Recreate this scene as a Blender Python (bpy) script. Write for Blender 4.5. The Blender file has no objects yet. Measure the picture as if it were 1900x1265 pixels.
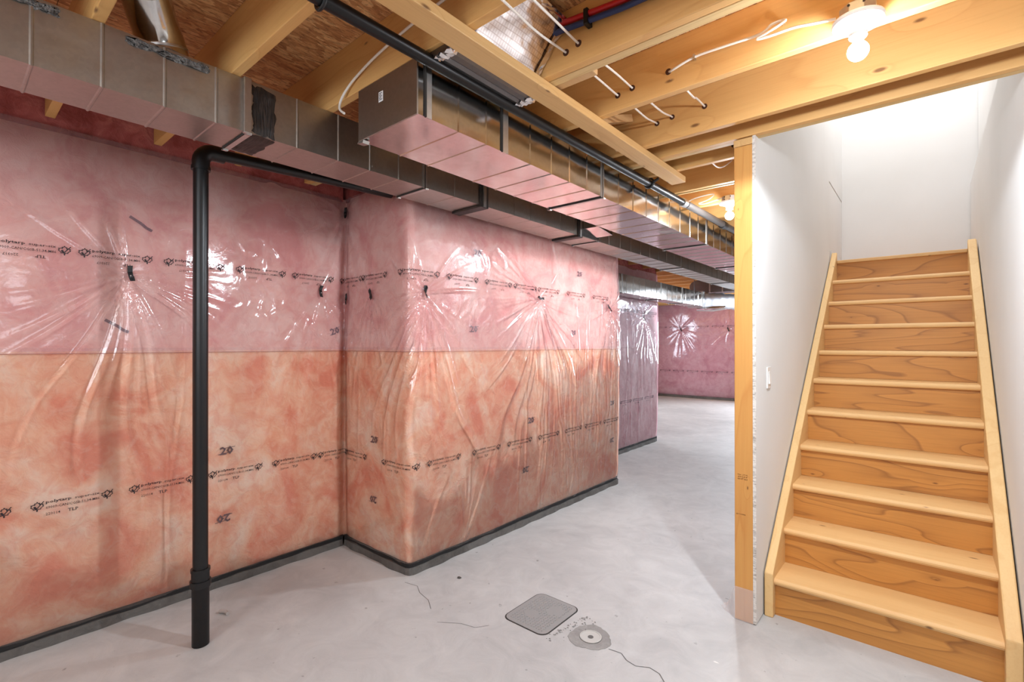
import bpy, math, random
import numpy as np
from mathutils import Vector, Matrix
random.seed(7); RNG = np.random.RandomState(11)
SC = bpy.context.scene
COL = SC.collection
# ------------------------------------------------------------------ camera, world, lights, exposure
CAM_H, TH, PITCH, FPX = 1.41, 0.7050, 0.0061, 907.48
cd = bpy.data.cameras.new('camera'); cam = bpy.data.objects.new('camera', cd); COL.objects.link(cam)
cd.sensor_width = 36.0; cd.lens = FPX / 1900 * 36.0; cd.clip_start = .02; cd.clip_end = 100
cam.location = (0, 0, CAM_H); cam.rotation_euler = (math.pi / 2 + PITCH, -0.0011, TH)
SC.camera = cam
w = bpy.data.worlds.new('world'); SC.world = w; w.use_nodes = True
w.node_tree.nodes['Background'].inputs[0].default_value = (.75, .85, 1, 1)
w.node_tree.nodes['Background'].inputs[1].default_value = .35
SC.view_settings.view_transform = 'Standard'; SC.view_settings.look = 'None'
SC.view_settings.gamma = 1; SC.view_settings.use_curve_mapping = False
SC.view_settings.exposure = 0.66
BULB1, BULB2 = 430.0, 300.0
WB = (.90, 1.0, 1.10)
def lamp(name, kind, loc, energy, color=(1, 1, 1), size=.1, rot=(0, 0, 0), size_y=None):
    d = bpy.data.lights.new(name, kind); d.energy = energy; d.color = color
    if kind == 'AREA':
        d.size = size
        if size_y: d.shape = 'RECTANGLE'; d.size_y = size_y
    else: d.shadow_soft_size = size
    if kind == 'SPOT': d.spot_size = math.radians(177); d.spot_blend = .12
    o = bpy.data.objects.new(name, d); COL.objects.link(o); o.location = loc; o.rotation_euler = rot
    return o
lamp('bulb_light_near', 'SPOT', (-.168, 1.905, 2.312), 68, WB, .03)
lamp('bulb_light_far', 'SPOT', (-1.095, 3.722, 2.306), 48, WB, .03)
lamp('fill_behind', 'POINT', (.7, -1.7, 2.15), 70, WB, .5)  # added fill light behind the camera, no fixture modelled
lamp('fill_behind', 'POINT', (-1.0, -1.9, 2.15), 80, WB, .5)  # second added fill behind the camera, lifts the left wall and floor
lamp('fill_right', 'POINT', (2.2, .6, 2.15), 32, WB, .5)  # added fill light out of view on the right
lamp('fill_far', 'SPOT', (-1.9, 7.6, 2.18), 60, WB, .05)  # added fill hidden by the stud, brightens the recess and far wall
lamp('daylight_far_end', 'AREA', (-2.3, 12.7, 1.55), 120, (.74, .87, 1), 1.9, (-math.pi / 2, 0, 0), 1.0)
lamp('daylight_far_side', 'AREA', (-6.1, 9.6, 1.9), 60, (.74, .86, 1), 1.6, (0, -math.pi / 2, 0), .8)
lamp('daylight_upstairs', 'AREA', (-.2, 5.2, 4.8), 17, (.93, .96, 1), .9, (0, 0, 0), .9)
lamp('landing_lamp', 'POINT', (-.15, 4.2, 4.6), 13, (1, .98, .97), .2)

# ------------------------------------------------------------------ helpers
def prop(o, label=None, cat=None, group=None, kind=None):
    if label: o['label'] = label
    if cat: o['category'] = cat
    if group: o['group'] = group
    if kind: o['kind'] = kind
    return o
def empty(name, loc, label, cat, group=None):
    o = bpy.data.objects.new(name, None); o.location = loc; o.empty_display_size = .05; COL.objects.link(o)
    return prop(o, label, cat, group)
class MB:
    def __init__(s): s.v = []; s.f = []; s.sm = False
    def box(s, x0, x1, y0, y1, z0, z1):
        n = len(s.v)
        s.v += [(x0, y0, z0), (x1, y0, z0), (x1, y1, z0), (x0, y1, z0), (x0, y0, z1), (x1, y0, z1), (x1, y1, z1), (x0, y1, z1)]
        s.f += [tuple(n + i for i in q) for q in ((0, 3, 2, 1), (4, 5, 6, 7), (0, 1, 5, 4), (1, 2, 6, 5), (2, 3, 7, 6), (3, 0, 4, 7))]
        return s
    def prism(s, poly, axis, a0, a1):
        """poly of 2D points extruded along axis between a0 and a1 (axis 0:x -> (y,z), 1:y -> (x,z), 2:z -> (x,y))"""
        n = len(s.v); k = len(poly)
        for a in (a0, a1):
            for (p, q) in poly:
                s.v.append((a, p, q) if axis == 0 else (p, a, q) if axis == 1 else (p, q, a))
        s.f.append(tuple(n + i for i in range(k))[::-1]); s.f.append(tuple(n + k + i for i in range(k)))
        for i in range(k):
            j = (i + 1) % k; s.f.append((n + i, n + j, n + k + j, n + k + i))
        return s
    def tube(s, pts, r, seg=12, cap=True):
        pts = [Vector(p) for p in pts]; n0 = len(s.v); m = len(pts)
        rr = r if isinstance(r, (list, tuple)) else [r] * m
        up = Vector((0, 0, 1)); prev = None
        for i, p in enumerate(pts):
            t = (pts[min(i + 1, m - 1)] - pts[max(i - 1, 0)]).normalized()
            if prev is None:
                a = t.cross(up)
                if a.length < .1: a = t.cross(Vector((1, 0, 0)))
                a.normalize()
            else:
                a = prev - t * prev.dot(t); a.normalize()
            prev = a; b = t.cross(a)
            for k in range(seg):
                an = 2 * math.pi * k / seg
                q = p + (a * math.cos(an) + b * math.sin(an)) * rr[i]; s.v.append(tuple(q))
        for i in range(m - 1):
            for k in range(seg):
                k2 = (k + 1) % seg
                s.f.append((n0 + i * seg + k, n0 + i * seg + k2, n0 + (i + 1) * seg + k2, n0 + (i + 1) * seg + k))
        if cap:
            s.f.append(tuple(n0 + k for k in range(seg))[::-1]); s.f.append(tuple(n0 + (m - 1) * seg + k for k in range(seg)))
        s.sm = True
        return s
    def lathe(s, prof, c=(0, 0, 0), seg=28):
        n0 = len(s.v); m = len(prof)
        for (r, z) in prof:
            for k in range(seg):
                an = 2 * math.pi * k / seg; s.v.append((c[0] + r * math.cos(an), c[1] + r * math.sin(an), c[2] + z))
        for i in range(m - 1):
            for k in range(seg):
                k2 = (k + 1) % seg; s.f.append((n0 + i * seg + k, n0 + i * seg + k2, n0 + (i + 1) * seg + k2, n0 + (i + 1) * seg + k))
        s.f.append(tuple(n0 + k for k in range(seg))[::-1]); s.f.append(tuple(n0 + (m - 1) * seg + k for k in range(seg)))
        s.sm = True
        return s
    def build(s, name, mat, parent=None, bevel=0, smooth=None, loc=None):
        me = bpy.data.meshes.new(name)
        off = Vector(parent_world(parent)) if parent else Vector((0, 0, 0))
        if loc is not None and parent is None: off = Vector(loc)
        me.from_pydata([tuple(Vector(v) - off) for v in s.v], [], s.f)
        me.materials.append(mat); me.update()
        o = bpy.data.objects.new(name, me); COL.objects.link(o)
        if parent: o.parent = parent
        elif loc is not None: o.location = loc
        if (s.sm if smooth is None else smooth):
            me.shade_smooth()
            try: me.set_sharp_from_angle(angle=math.radians(40))
            except Exception: pass
        if bevel:
            b = o.modifiers.new('bevel', 'BEVEL'); b.width = bevel; b.segments = 2; b.limit_method = 'ANGLE'; b.angle_limit = .6
        return o
def parent_world(p):
    l = Vector((0, 0, 0))
    while p: l += p.location; p = p.parent
    return l
def bx(name, mat, dims, parent=None, bevel=0):
    return MB().box(*dims).build(name, mat, parent, bevel)

# ------------------------------------------------------------------ materials
def newmat(name):
    m = bpy.data.materials.new(name); m.use_nodes = True; nt = m.node_tree
    return m, nt, nt.nodes['Principled BSDF']
def N(nt, t, **kw):
    n = nt.nodes.new(t)
    for k, v in kw.items():
        if k in n.inputs: n.inputs[k].default_value = v
        else: setattr(n, k, v)
    return n
def lk(nt, a, b): nt.links.new(a, b)
def srgb(r, g, b):
    return tuple(((c / 255) / 12.92 if c / 255 <= .04045 else ((c / 255 + .055) / 1.055) ** 2.4) for c in (r, g, b)) + (1,)
def math_(nt, op, a, b=None):
    n = nt.nodes.new('ShaderNodeMath'); n.operation = op
    for i, x in enumerate((a, b)):
        if x is None: continue
        if isinstance(x, (int, float)): n.inputs[i].default_value = x
        else: lk(nt, x, n.inputs[i])
    return n.outputs[0]
def ramp(nt, fac, stops):
    n = nt.nodes.new('ShaderNodeValToRGB'); e = n.color_ramp.elements
    while len(e) < len(stops): e.new(.5)
    for i, (p, c) in enumerate(stops): e[i].position = p; e[i].color = c if len(c) == 4 else tuple(c) + (1,)
    lk(nt, fac, n.inputs[0]); return n.outputs[0]
def mixc(nt, fac, a, b, mode='MIX'):
    n = nt.nodes.new('ShaderNodeMix'); n.data_type = 'RGBA'; n.blend_type = mode
    for sock, x in ((n.inputs[0], fac), (n.inputs[6], a), (n.inputs[7], b)):
        if isinstance(x, (int, float)): sock.default_value = x
        elif isinstance(x, tuple): sock.default_value = x
        else: lk(nt, x, sock)
    return n.outputs[2]
def coords(nt, scale, jitter=True):
    tc = N(nt, 'ShaderNodeTexCoord'); mp = N(nt, 'ShaderNodeMapping')
    mp.inputs['Scale'].default_value = scale
    if jitter:
        oi = N(nt, 'ShaderNodeObjectInfo'); vm = N(nt, 'ShaderNodeVectorMath'); vm.operation = 'ADD'
        cx = N(nt, 'ShaderNodeCombineXYZ')
        for i, k in enumerate((13.7, 7.3, 9.1)): lk(nt, math_(nt, 'MULTIPLY', oi.outputs['Random'], k), cx.inputs[i])
        lk(nt, tc.outputs['Object'], vm.inputs[0]); lk(nt, cx.outputs[0], vm.inputs[1]); lk(nt, vm.outputs[0], mp.inputs[0])
    else: lk(nt, tc.outputs['Object'], mp.inputs[0])
    return mp.outputs[0]
def noise(nt, vec, scale, detail=3, rough=.5, dist=0):
    n = N(nt, 'ShaderNodeTexNoise'); n.inputs['Scale'].default_value = scale; n.inputs['Detail'].default_value = detail
    n.inputs['Roughness'].default_value = rough; n.inputs['Distortion'].default_value = dist; lk(nt, vec, n.inputs['Vector'])
    return n.outputs['Fac']
def bump(nt, h, strength, dist, bsdf):
    b = N(nt, 'ShaderNodeBump'); b.inputs['Strength'].default_value = strength; b.inputs['Distance'].default_value = dist
    lk(nt, h, b.inputs['Height']); lk(nt, b.outputs[0], bsdf.inputs['Normal']); return b
def plain(name, c, rough=.5, metal=0, coat=0):
    m, nt, b = newmat(name); b.inputs['Base Color'].default_value = c; b.inputs['Roughness'].default_value = rough
    b.inputs['Metallic'].default_value = metal; b.inputs['Coat Weight'].default_value = coat
    return m
def wood(name, light, mid, ring, axis, rings=9, ringamt=.55, rough=.55, knots=1.0, kscale=2.2, across=5.0, nrm=1):
    m, nt, b = newmat(name)
    sc = [across] * 3; sc[axis] = .55
    v = coords(nt, tuple(sc))
    sc2 = [2.6] * 3; sc2[axis] = 1.0; 
    kv = coords(nt, tuple(sc2))
    # knots
    sp = N(nt, 'ShaderNodeSeparateXYZ'); lk(nt, kv, sp.inputs[0]); oth = [i for i in range(3) if i != axis]
    cb = N(nt, 'ShaderNodeCombineXYZ'); lk(nt, sp.outputs[axis], cb.inputs[0]); lk(nt, math_(nt, 'ADD', sp.outputs[oth[0]], sp.outputs[oth[1]]), cb.inputs[1])
    vo = N(nt, 'ShaderNodeTexVoronoi'); vo.voronoi_dimensions = '2D'; vo.inputs['Scale'].default_value = kscale; lk(nt, cb.outputs[0], vo.inputs['Vector'])
    vs_ = N(nt, 'ShaderNodeSeparateColor'); lk(nt, vo.outputs['Color'], vs_.inputs[0])
    kd = math_(nt, 'ADD', vo.outputs['Distance'], math_(nt, 'MULTIPLY', vs_.outputs[0], .035))
    kmask = ramp(nt, kd, [(0, (1, 1, 1)), (.022 * knots + .001, (1, 1, 1)), (.045 * knots + .002, (0, 0, 0))])
    khalo = ramp(nt, kd, [(0, (1, 1, 1)), (.20, (0, 0, 0))])
    n1 = noise(nt, v, .55, 3, .5, .5)
    base = math_(nt, 'ADD', math_(nt, 'MULTIPLY', n1, rings), math_(nt, 'MULTIPLY', khalo, 1.3 * knots))
    fr = math_(nt, 'FRACT', base)
    rg = ramp(nt, fr, [(0, (0, 0, 0)), (.55, (.12, .12, .12)), (.84, (.4, .4, .4)), (.93, (1, 1, 1)), (1, (0, 0, 0))])
    sc3 = [60.] * 3; sc3[axis] = 1.6
    fib = noise(nt, coords(nt, tuple(sc3)), 2.0, 3, .6)
    big = noise(nt, coords(nt, (1.2, 1.2, 1.2)), 1.5, 2)
    c = mixc(nt, big, light, mid)
    c = mixc(nt, math_(nt, 'MULTIPLY', rg, ringamt), c, ring)
    c = mixc(nt, math_(nt, 'MULTIPLY', ramp(nt, fib, [(.45, (0, 0, 0)), (.75, (1, 1, 1))]), .22), c, ring)
    if knots > 0: c = mixc(nt, math_(nt, 'MULTIPLY', kmask, .8), c, srgb(96, 52, 24))
    lk(nt, c, b.inputs['Base Color']); b.inputs['Roughness'].default_value = rough
    bump(nt, math_(nt, 'ADD', fib, math_(nt, 'MULTIPLY', rg, .6)), .12, .003, b)
    return m
M = {}
M['joist'] = wood('joist_lumber', srgb(228, 182, 118), srgb(214, 162, 94), srgb(188, 124, 62), 0, rings=7, ringamt=.28, knots=.8, kscale=1.3)
M['strap'] = wood('strapping_lumber', srgb(226, 186, 128), srgb(212, 166, 104), srgb(176, 120, 66), 1, rings=8, ringamt=.3, knots=1.3, kscale=2, nrm=2)
M['brace'] = wood('bracing_lumber', srgb(222, 184, 134), srgb(206, 164, 112), srgb(176, 124, 76), 1, rings=5, ringamt=.25, knots=.6)
M['post'] = wood('stud_lumber', srgb(216, 162, 90), srgb(204, 142, 70), srgb(190, 118, 52), 2, rings=11, ringamt=.42, knots=.9, kscale=3.0, across=7)
M['riser'] = wood('riser_plywood', srgb(204, 142, 70), srgb(188, 126, 56), srgb(122, 70, 28), 0, rings=22, ringamt=.6, knots=.8, kscale=1.7, across=3.2)
M['tread'] = wood('tread_pine', srgb(224, 182, 126), srgb(214, 168, 108), srgb(206, 152, 90), 0, rings=8, ringamt=.3, knots=.8, kscale=1.6, nrm=2)
M['stringer'] = wood('stringer_pine', srgb(228, 192, 136), srgb(218, 178, 120), srgb(204, 152, 92), 1, rings=6, ringamt=.3, knots=.6, kscale=1.5)
M['lvl'] = wood('laminated_ply_edge', srgb(226, 196, 142), srgb(212, 176, 116), srgb(176, 128, 70), 0, rings=20, ringamt=.35, knots=0, across=16)
M['rim'] = wood('rim_board_wood', srgb(150, 104, 70), srgb(126, 84, 56), srgb(90, 56, 34), 1, rings=9, ringamt=.4, knots=.5)
# OSB
m, nt, b = newmat('oriented_strand_board'); M['osb'] = m
v = coords(nt, (3.2, 1.0, 3), False)
vo = N(nt, 'ShaderNodeTexVoronoi'); vo.inputs['Scale'].default_value = 16
n0 = N(nt, 'ShaderNodeTexNoise'); n0.inputs['Scale'].default_value = 6; lk(nt, v, n0.inputs['Vector'])
vm = N(nt, 'ShaderNodeVectorMath'); vm.operation = 'MULTIPLY_ADD'; vm.inputs[1].default_value = (.35, .35, .35)
lk(nt, n0.outputs['Color'], vm.inputs[0]); lk(nt, v, vm.inputs[2]); lk(nt, vm.outputs[0], vo.inputs['Vector'])
hs = N(nt, 'ShaderNodeSeparateColor'); lk(nt, vo.outputs['Color'], hs.inputs[0])
st = noise(nt, coords(nt, (14, 3, 14), False), 9, 4, .7, .8)
c = ramp(nt, hs.outputs[0], [(0, srgb(180, 122, 74)), (.5, srgb(210, 152, 98)), (1, srgb(230, 182, 126))])
c = mixc(nt, math_(nt, 'MULTIPLY', ramp(nt, st, [(.5, (0, 0, 0)), (.66, (1, 1, 1))]), .75), c, srgb(92, 52, 28))
lk(nt, c, b.inputs['Base Color']); b.inputs['Roughness'].default_value = .75
bump(nt, math_(nt, 'ADD', hs.outputs[0], st), .4, .003, b)
# insulation
def batt_mat(name, c1, c2, c3):
    m, nt, b = newmat(name)
    v = coords(nt, (1, 1, 1), False)
    n1 = noise(nt, v, 3.2, 6, .58, .9); n2 = noise(nt, v, 13, 6, .62, .8); n3 = noise(nt, v, 90, 4, .7)
    c = ramp(nt, n1, [(.35, c2), (.5, c1), (.66, c3)])
    c = mixc(nt, math_(nt, 'MULTIPLY', ramp(nt, n2, [(.38, (1, 1, 1)), (.56, (0, 0, 0))]), .42), c, c2)
    c = mixc(nt, math_(nt, 'MULTIPLY', ramp(nt, n2, [(.52, (0, 0, 0)), (.74, (1, 1, 1))]), .4), c, c3)
    lk(nt, c, b.inputs['Base Color']); b.inputs['Roughness'].default_value = 1; b.inputs['Specular IOR Level'].default_value = .05
    bump(nt, math_(nt, 'ADD', math_(nt, 'MULTIPLY', n2, 1.6), math_(nt, 'MULTIPLY', n3, .25)), .55, .02, b)
    return m
M['batt_up'] = batt_mat('pink_glass_fibre', srgb(246, 196, 182), srgb(234, 162, 152), srgb(250, 216, 204))
M['batt_lo'] = batt_mat('salmon_glass_fibre', srgb(252, 204, 172), srgb(240, 156, 126), srgb(254, 228, 208))
M['batt_far'] = batt_mat('mauve_glass_fibre', srgb(236, 188, 198), srgb(220, 160, 172), srgb(242, 204, 210))
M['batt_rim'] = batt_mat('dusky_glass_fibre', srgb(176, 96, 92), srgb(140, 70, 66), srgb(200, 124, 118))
# polyethylene
def poly_mat(name, haze, hazec):
    m = bpy.data.materials.new(name); m.use_nodes = True; nt = m.node_tree; nt.nodes.clear()
    out = N(nt, 'ShaderNodeOutputMaterial'); tr = N(nt, 'ShaderNodeBsdfTransparent'); gl = N(nt, 'ShaderNodeBsdfGlossy')
    df = N(nt, 'ShaderNodeBsdfDiffuse'); fr = N(nt, 'ShaderNodeFresnel'); m1 = N(nt, 'ShaderNodeMixShader'); m2 = N(nt, 'ShaderNodeMixShader')
    tr.inputs[0].default_value = (.985, .975, .975, 1); gl.inputs['Roughness'].default_value = .105; gl.inputs[0].default_value = (1, 1, 1, 1)
    fr.inputs['IOR'].default_value = 1.5; df.inputs[0].default_value = hazec
    v = coords(nt, (1, 1, 1), False); n1 = noise(nt, v, 14, 3, .5, .6); n2 = noise(nt, v, 45, 2, .5, .3)
    bp = N(nt, 'ShaderNodeBump'); bp.inputs['Strength'].default_value = .35; bp.inputs['Distance'].default_value = .004
    lk(nt, math_(nt, 'ADD', n1, math_(nt, 'MULTIPLY', n2, .2)), bp.inputs['Height'])
    for s_ in (gl, fr): lk(nt, bp.outputs[0], s_.inputs['Normal'])
    m2.inputs[0].default_value = haze
    lk(nt, tr.outputs[0], m2.inputs[1]); lk(nt, df.outputs[0], m2.inputs[2])
    lk(nt, math_(nt, 'MULTIPLY', fr.outputs[0], 1.1), m1.inputs[0]); lk(nt, m2.outputs[0], m1.inputs[1]); lk(nt, gl.outputs[0], m1.inputs[2])
    lk(nt, m1.outputs[0], out.inputs[0]); return m
M['poly_lo'] = poly_mat('clear_polyethylene', .05, srgb(250, 225, 215))
M['poly_up'] = poly_mat('hazy_polyethylene', .16, srgb(240, 205, 214))
# galvanised steel
def galv(name, col, rough, warp=.25):
    m, nt, b = newmat(name); v = coords(nt, (1, 1, 1), False)
    vo = N(nt, 'ShaderNodeTexVoronoi'); vo.inputs['Scale'].default_value = 90; lk(nt, v, vo.inputs['Vector'])
    hs = N(nt, 'ShaderNodeSeparateColor'); lk(nt, vo.outputs['Color'], hs.inputs[0])
    n1 = noise(nt, v, 2.6, 2, .5); n2 = noise(nt, v, 22, 3, .6)
    c = mixc(nt, math_(nt, 'MULTIPLY', hs.outputs[0], .16), col, tuple(x * .55 for x in col[:3]) + (1,))
    c = mixc(nt, math_(nt, 'MULTIPLY', ramp(nt, n2, [(.5, (0, 0, 0)), (.8, (1, 1, 1))]), .25), c, tuple(x * .7 for x in col[:3]) + (1,))
    lk(nt, c, b.inputs['Base Color']); b.inputs['Metallic'].default_value = 1
    lk(nt, math_(nt, 'ADD', math_(nt, 'MULTIPLY', n2, .12), rough), b.inputs['Roughness'])
    bump(nt, n1, warp, .03, b); return m
M['galv'] = galv('galvanised_steel', (.66, .65, .63, 1), .09)
M['galv_rough'] = galv('dull_galvanised_steel', (.44, .41, .37, 1), .31)
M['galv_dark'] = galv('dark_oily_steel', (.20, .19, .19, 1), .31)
M['foil'] = galv('crumpled_foil', (.80, .76, .75, 1), .12, .9)
M['cleat'] = galv('steel_cleat', (.58, .57, .55, 1), .3)
m, nt, b = newmat('duct_mastic'); M['mastic'] = m
n1 = noise(nt, coords(nt, (1, 30, 3), False), 6, 4, .6)
lk(nt, ramp(nt, n1, [(.4, srgb(20, 15, 14)), (.75, srgb(74, 60, 52))]), b.inputs['Base Color']); b.inputs['Roughness'].default_value = .5
bump(nt, n1, .8, .006, b)
m, nt, b = newmat('grey_mastic'); M['greymastic'] = m
n1 = noise(nt, coords(nt, (3, 30, 30), False), 4, 4, .6)
lk(nt, ramp(nt, n1, [(.35, srgb(52, 48, 46)), (.7, srgb(138, 134, 130))]), b.inputs['Base Color']); b.inputs['Roughness'].default_value = .42
bump(nt, n1, 1, .01, b)
m, nt, b = newmat('foil_scrim'); M['scrim'] = m
tc = N(nt, 'ShaderNodeTexCoord'); br = N(nt, 'ShaderNodeTexBrick'); lk(nt, tc.outputs['Object'], br.inputs[0])
br.offset = 0; br.inputs['Scale'].default_value = 1; br.inputs['Brick Width'].default_value = .012; br.inputs['Row Height'].default_value = .012
br.inputs['Mortar Size'].default_value = .0012; br.inputs['Color1'].default_value = (.8, .72, .7, 1); br.inputs['Color2'].default_value = (.8, .72, .7, 1); br.inputs['Mortar'].default_value = (.6, .5, .47, 1)
lk(nt, br.outputs[0], b.inputs['Base Color']); b.inputs['Metallic'].default_value = 1; b.inputs['Roughness'].default_value = .2
bump(nt, noise(nt, coords(nt, (1, 1, 1), False), 6, 3), .5, .02, b)
# concrete
def concrete(name, c1, c2, speck, sc=1.0, bs=.25):
    m, nt, b = newmat(name); v = coords(nt, (1, 1, 1), False)
    n1 = noise(nt, v, .9 * sc, 5, .55, .5); n2 = noise(nt, v, 5 * sc, 6, .65, 1.2); n3 = noise(nt, v, 130, 3, .7); n4 = noise(nt, v, 23, 3, .5)
    c = ramp(nt, math_(nt, 'ADD', math_(nt, 'MULTIPLY', n1, .6), math_(nt, 'MULTIPLY', n2, .4)), [(.38, c2), (.62, c1)])
    c = mixc(nt, math_(nt, 'MULTIPLY', ramp(nt, n4, [(.70, (0, 0, 0)), (.76, (1, 1, 1))]), speck), c, srgb(112, 106, 102))
    c = mixc(nt, math_(nt, 'MULTIPLY', n3, .10), c, srgb(110, 106, 104))
    lk(nt, c, b.inputs['Base Color']); b.inputs['Roughness'].default_value = .62
    bump(nt, math_(nt, 'ADD', math_(nt, 'MULTIPLY', n2, 1.2), math_(nt, 'MULTIPLY', n3, .15)), bs, .006, b); return m
M['concrete'] = concrete('smooth_floor_concrete', srgb(200, 197, 194), srgb(174, 171, 169), .6)
M['curb'] = concrete('rough_dark_concrete', srgb(104, 100, 96), srgb(70, 66, 62), .8, 3, .9)
M['patch'] = concrete('patched_concrete', srgb(160, 156, 152), srgb(132, 128, 124), .6, 4, .6)
M['wallconc'] = concrete('foundation_concrete', srgb(150, 146, 142), srgb(128, 124, 120), .5)
m, nt, b = newmat('painted_drywall'); M['drywall'] = m
n1 = noise(nt, coords(nt, (1, 1, 1), False), 1.5, 3); lk(nt, ramp(nt, n1, [(.3, srgb(222, 220, 217)), (.7, srgb(228, 226, 224))]), b.inputs['Base Color'])
b.inputs['Roughness'].default_value = .7; bump(nt, noise(nt, coords(nt, (1, 1, 1), False), 160, 2), .08, .001, b)
m, nt, b = newmat('raw_gypsum_edge'); M['gypsum'] = m
n1 = noise(nt, coords(nt, (20, 20, 60), False), 2, 4, .7); lk(nt, ramp(nt, n1, [(.3, srgb(150, 140, 130)), (.55, srgb(226, 220, 212))]), b.inputs['Base Color']); bump(nt, n1, .9, .004, b)
M['black'] = plain('black_abs_plastic', srgb(11, 10, 11), .38)
M['blackiron'] = galv('black_iron', (.02, .018, .018, 1), .3, .1); M['blackiron'].node_tree.nodes['Principled BSDF'].inputs['Metallic'].default_value = .6
M['tape'] = plain('black_tape', srgb(26, 23, 24), .5)
M['gap_shade'] = plain('black_gap_shade', srgb(26, 24, 24), .8)  # black colour stands in for the shade of the gap under the sheet
M['ink'] = plain('black_ink', srgb(38, 24, 28), .6)
M['ink20'] = plain('faded_ink', srgb(96, 58, 66), .9)
M['woodink'] = plain('stamp_ink_on_wood', srgb(88, 44, 22), .9)
M['white'] = plain('white_plastic', srgb(226, 223, 219), .35)
M['porcelain'] = plain('white_porcelain', srgb(244, 242, 240), .22, 0, .4)
M['cable'] = plain('white_cable_jacket', srgb(236, 228, 218), .45)
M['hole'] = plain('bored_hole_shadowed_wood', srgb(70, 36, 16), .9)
M['red'] = plain('red_pex', srgb(176, 24, 30), .3)
M['blue'] = plain('blue_pex', srgb(30, 48, 92), .35)
M['steel'] = plain('screw_steel', (.7, .7, .7, 1), .3, 1)
M['paper'] = plain('white_paper', srgb(232, 228, 226), .6)
M['plate'] = plain('grey_painted_tread_plate', srgb(146, 144, 142), .5)
M['darkgap'] = plain('dark_joint', srgb(52, 46, 42), .9)
M['flex'] = plain('silver_flex_jacket', (.78, .80, .86, 1), .38, .55)
m, nt, b = newmat('thin_clear_wrap'); M['wrap'] = m
b.inputs['Base Color'].default_value = srgb(235, 225, 222); b.inputs['Alpha'].default_value = .22; b.inputs['Roughness'].default_value = .15
def emis(name, s_, c=(.93, 1.0, 1.08, 1)):
    m, nt, b = newmat(name); b.inputs['Emission Color'].default_value = c; b.inputs['Emission Strength'].default_value = s_; b.inputs['Base Color'].default_value = (1, 1, 1, 1); return m
M['bulb1'] = emis('glowing_bulb', BULB1); M['bulb2'] = emis('glowing_bulb_far', BULB2)

# ------------------------------------------------------------------ setting
JZ, SFZ = 2.465, 2.69            # joist underside, subfloor underside
XW, XF, XR_ = -3.12, -2.38, -3.00
fl = MB().box(-6.4, 3.3, -3.3, 13.4, -.12, 0).build('floor', M['concrete']); prop(fl, kind='structure')
for pts, wd in (([(-1.13, 2.02), (-1.07, 2.03), (-1.03, 2.0), (-.98, 1.99), (-.93, 2.02), (-.88, 2.01), (-.84, 1.97), (-.79, 1.98), (-.72, 1.93)], .0022),
                ([(-2.36, 1.80), (-2.27, 1.82), (-2.2, 1.78), (-2.1, 1.76), (-2.02, 1.71)], .0014),
                ([(-1.9, 1.65), (-1.8, 1.72), (-1.72, 1.74), (-1.68, 1.80)], .0012)):
    cm = MB()
    for i in range(len(pts) - 1):
        (x0, y0), (x1, y1) = pts[i], pts[i + 1]; L = math.hypot(x1 - x0, y1 - y0); nx, ny = -(y1 - y0) / L * wd, (x1 - x0) / L * wd
        n = len(cm.v); cm.v += [(x0 - nx, y0 - ny, .0006), (x1 - nx, y1 - ny, .0006), (x1 + nx, y1 + ny, .0006), (x0 + nx, y0 + ny, .0006)]; cm.f.append((n, n + 1, n + 2, n + 3))
    cm.build('crack', M['curb'], fl)
ce = MB().box(-6.4, -.68, 2.74, 13.4, SFZ + .018, SFZ + .06).box(-3.4, 3.3, -3.3, 2.74, SFZ + .018, SFZ + .06).build('ceiling', M['osb']); prop(ce, kind='structure')
y = -3.3
while y < 2.7:
    y1 = min(y + 1.195, 2.735)
    bx('subfloor_panel', M['osb'], (-3.4, -.4, y + .002, y1, SFZ, SFZ + .018), ce); bx('subfloor_panel', M['osb'], (-.397, 3.3, y + .002, y1, SFZ, SFZ + .018), ce); y += 1.195
y = 2.74
while y < 13.4:
    bx('subfloor_panel', M['osb'], (-6.4, -3.4, y + .002, y + 1.193, SFZ, SFZ + .018), ce); bx('subfloor_panel', M['osb'], (-3.397, -.68, y + .002, y + 1.193, SFZ, SFZ + .018), ce); y += 1.195
near = [-2.68, -2.25, -1.82, -1.39, -.97, -.54, -.11, .318, .737, 1.133, 1.557, 1.987, 2.450]
for y in near:
    bx('joist', M['joist'], (-3.12, 3.2, y, y + .036, JZ, SFZ), ce, .003)
bx('laminated_joist', M['lvl'], (-3.12, 3.2, 1.597, 1.638, JZ + .001, SFZ), ce, .002)
bx('header', M['joist'], (-3.1, 3.2, 2.655, 2.692, JZ, SFZ), ce, .003)
bx('header', M['lvl'], (-3.1, 3.2, 2.694, 2.731, JZ + .002, SFZ), ce, .002)
far = [2.90, 3.33, 3.79, 4.22, 4.65, 5.08] + [5.51 + .43 * k for k in range(18)]
for y in far:
    bx('joist', M['joist'], (-6.2 if y > 6.9 else -3.12, -.76, y, y + .036, JZ, SFZ), ce, .003)
bx('ledger_strip', M['lvl'], (-3.1, -.76, 3.370, 3.388, JZ - .004, JZ + .07), ce)

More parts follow.
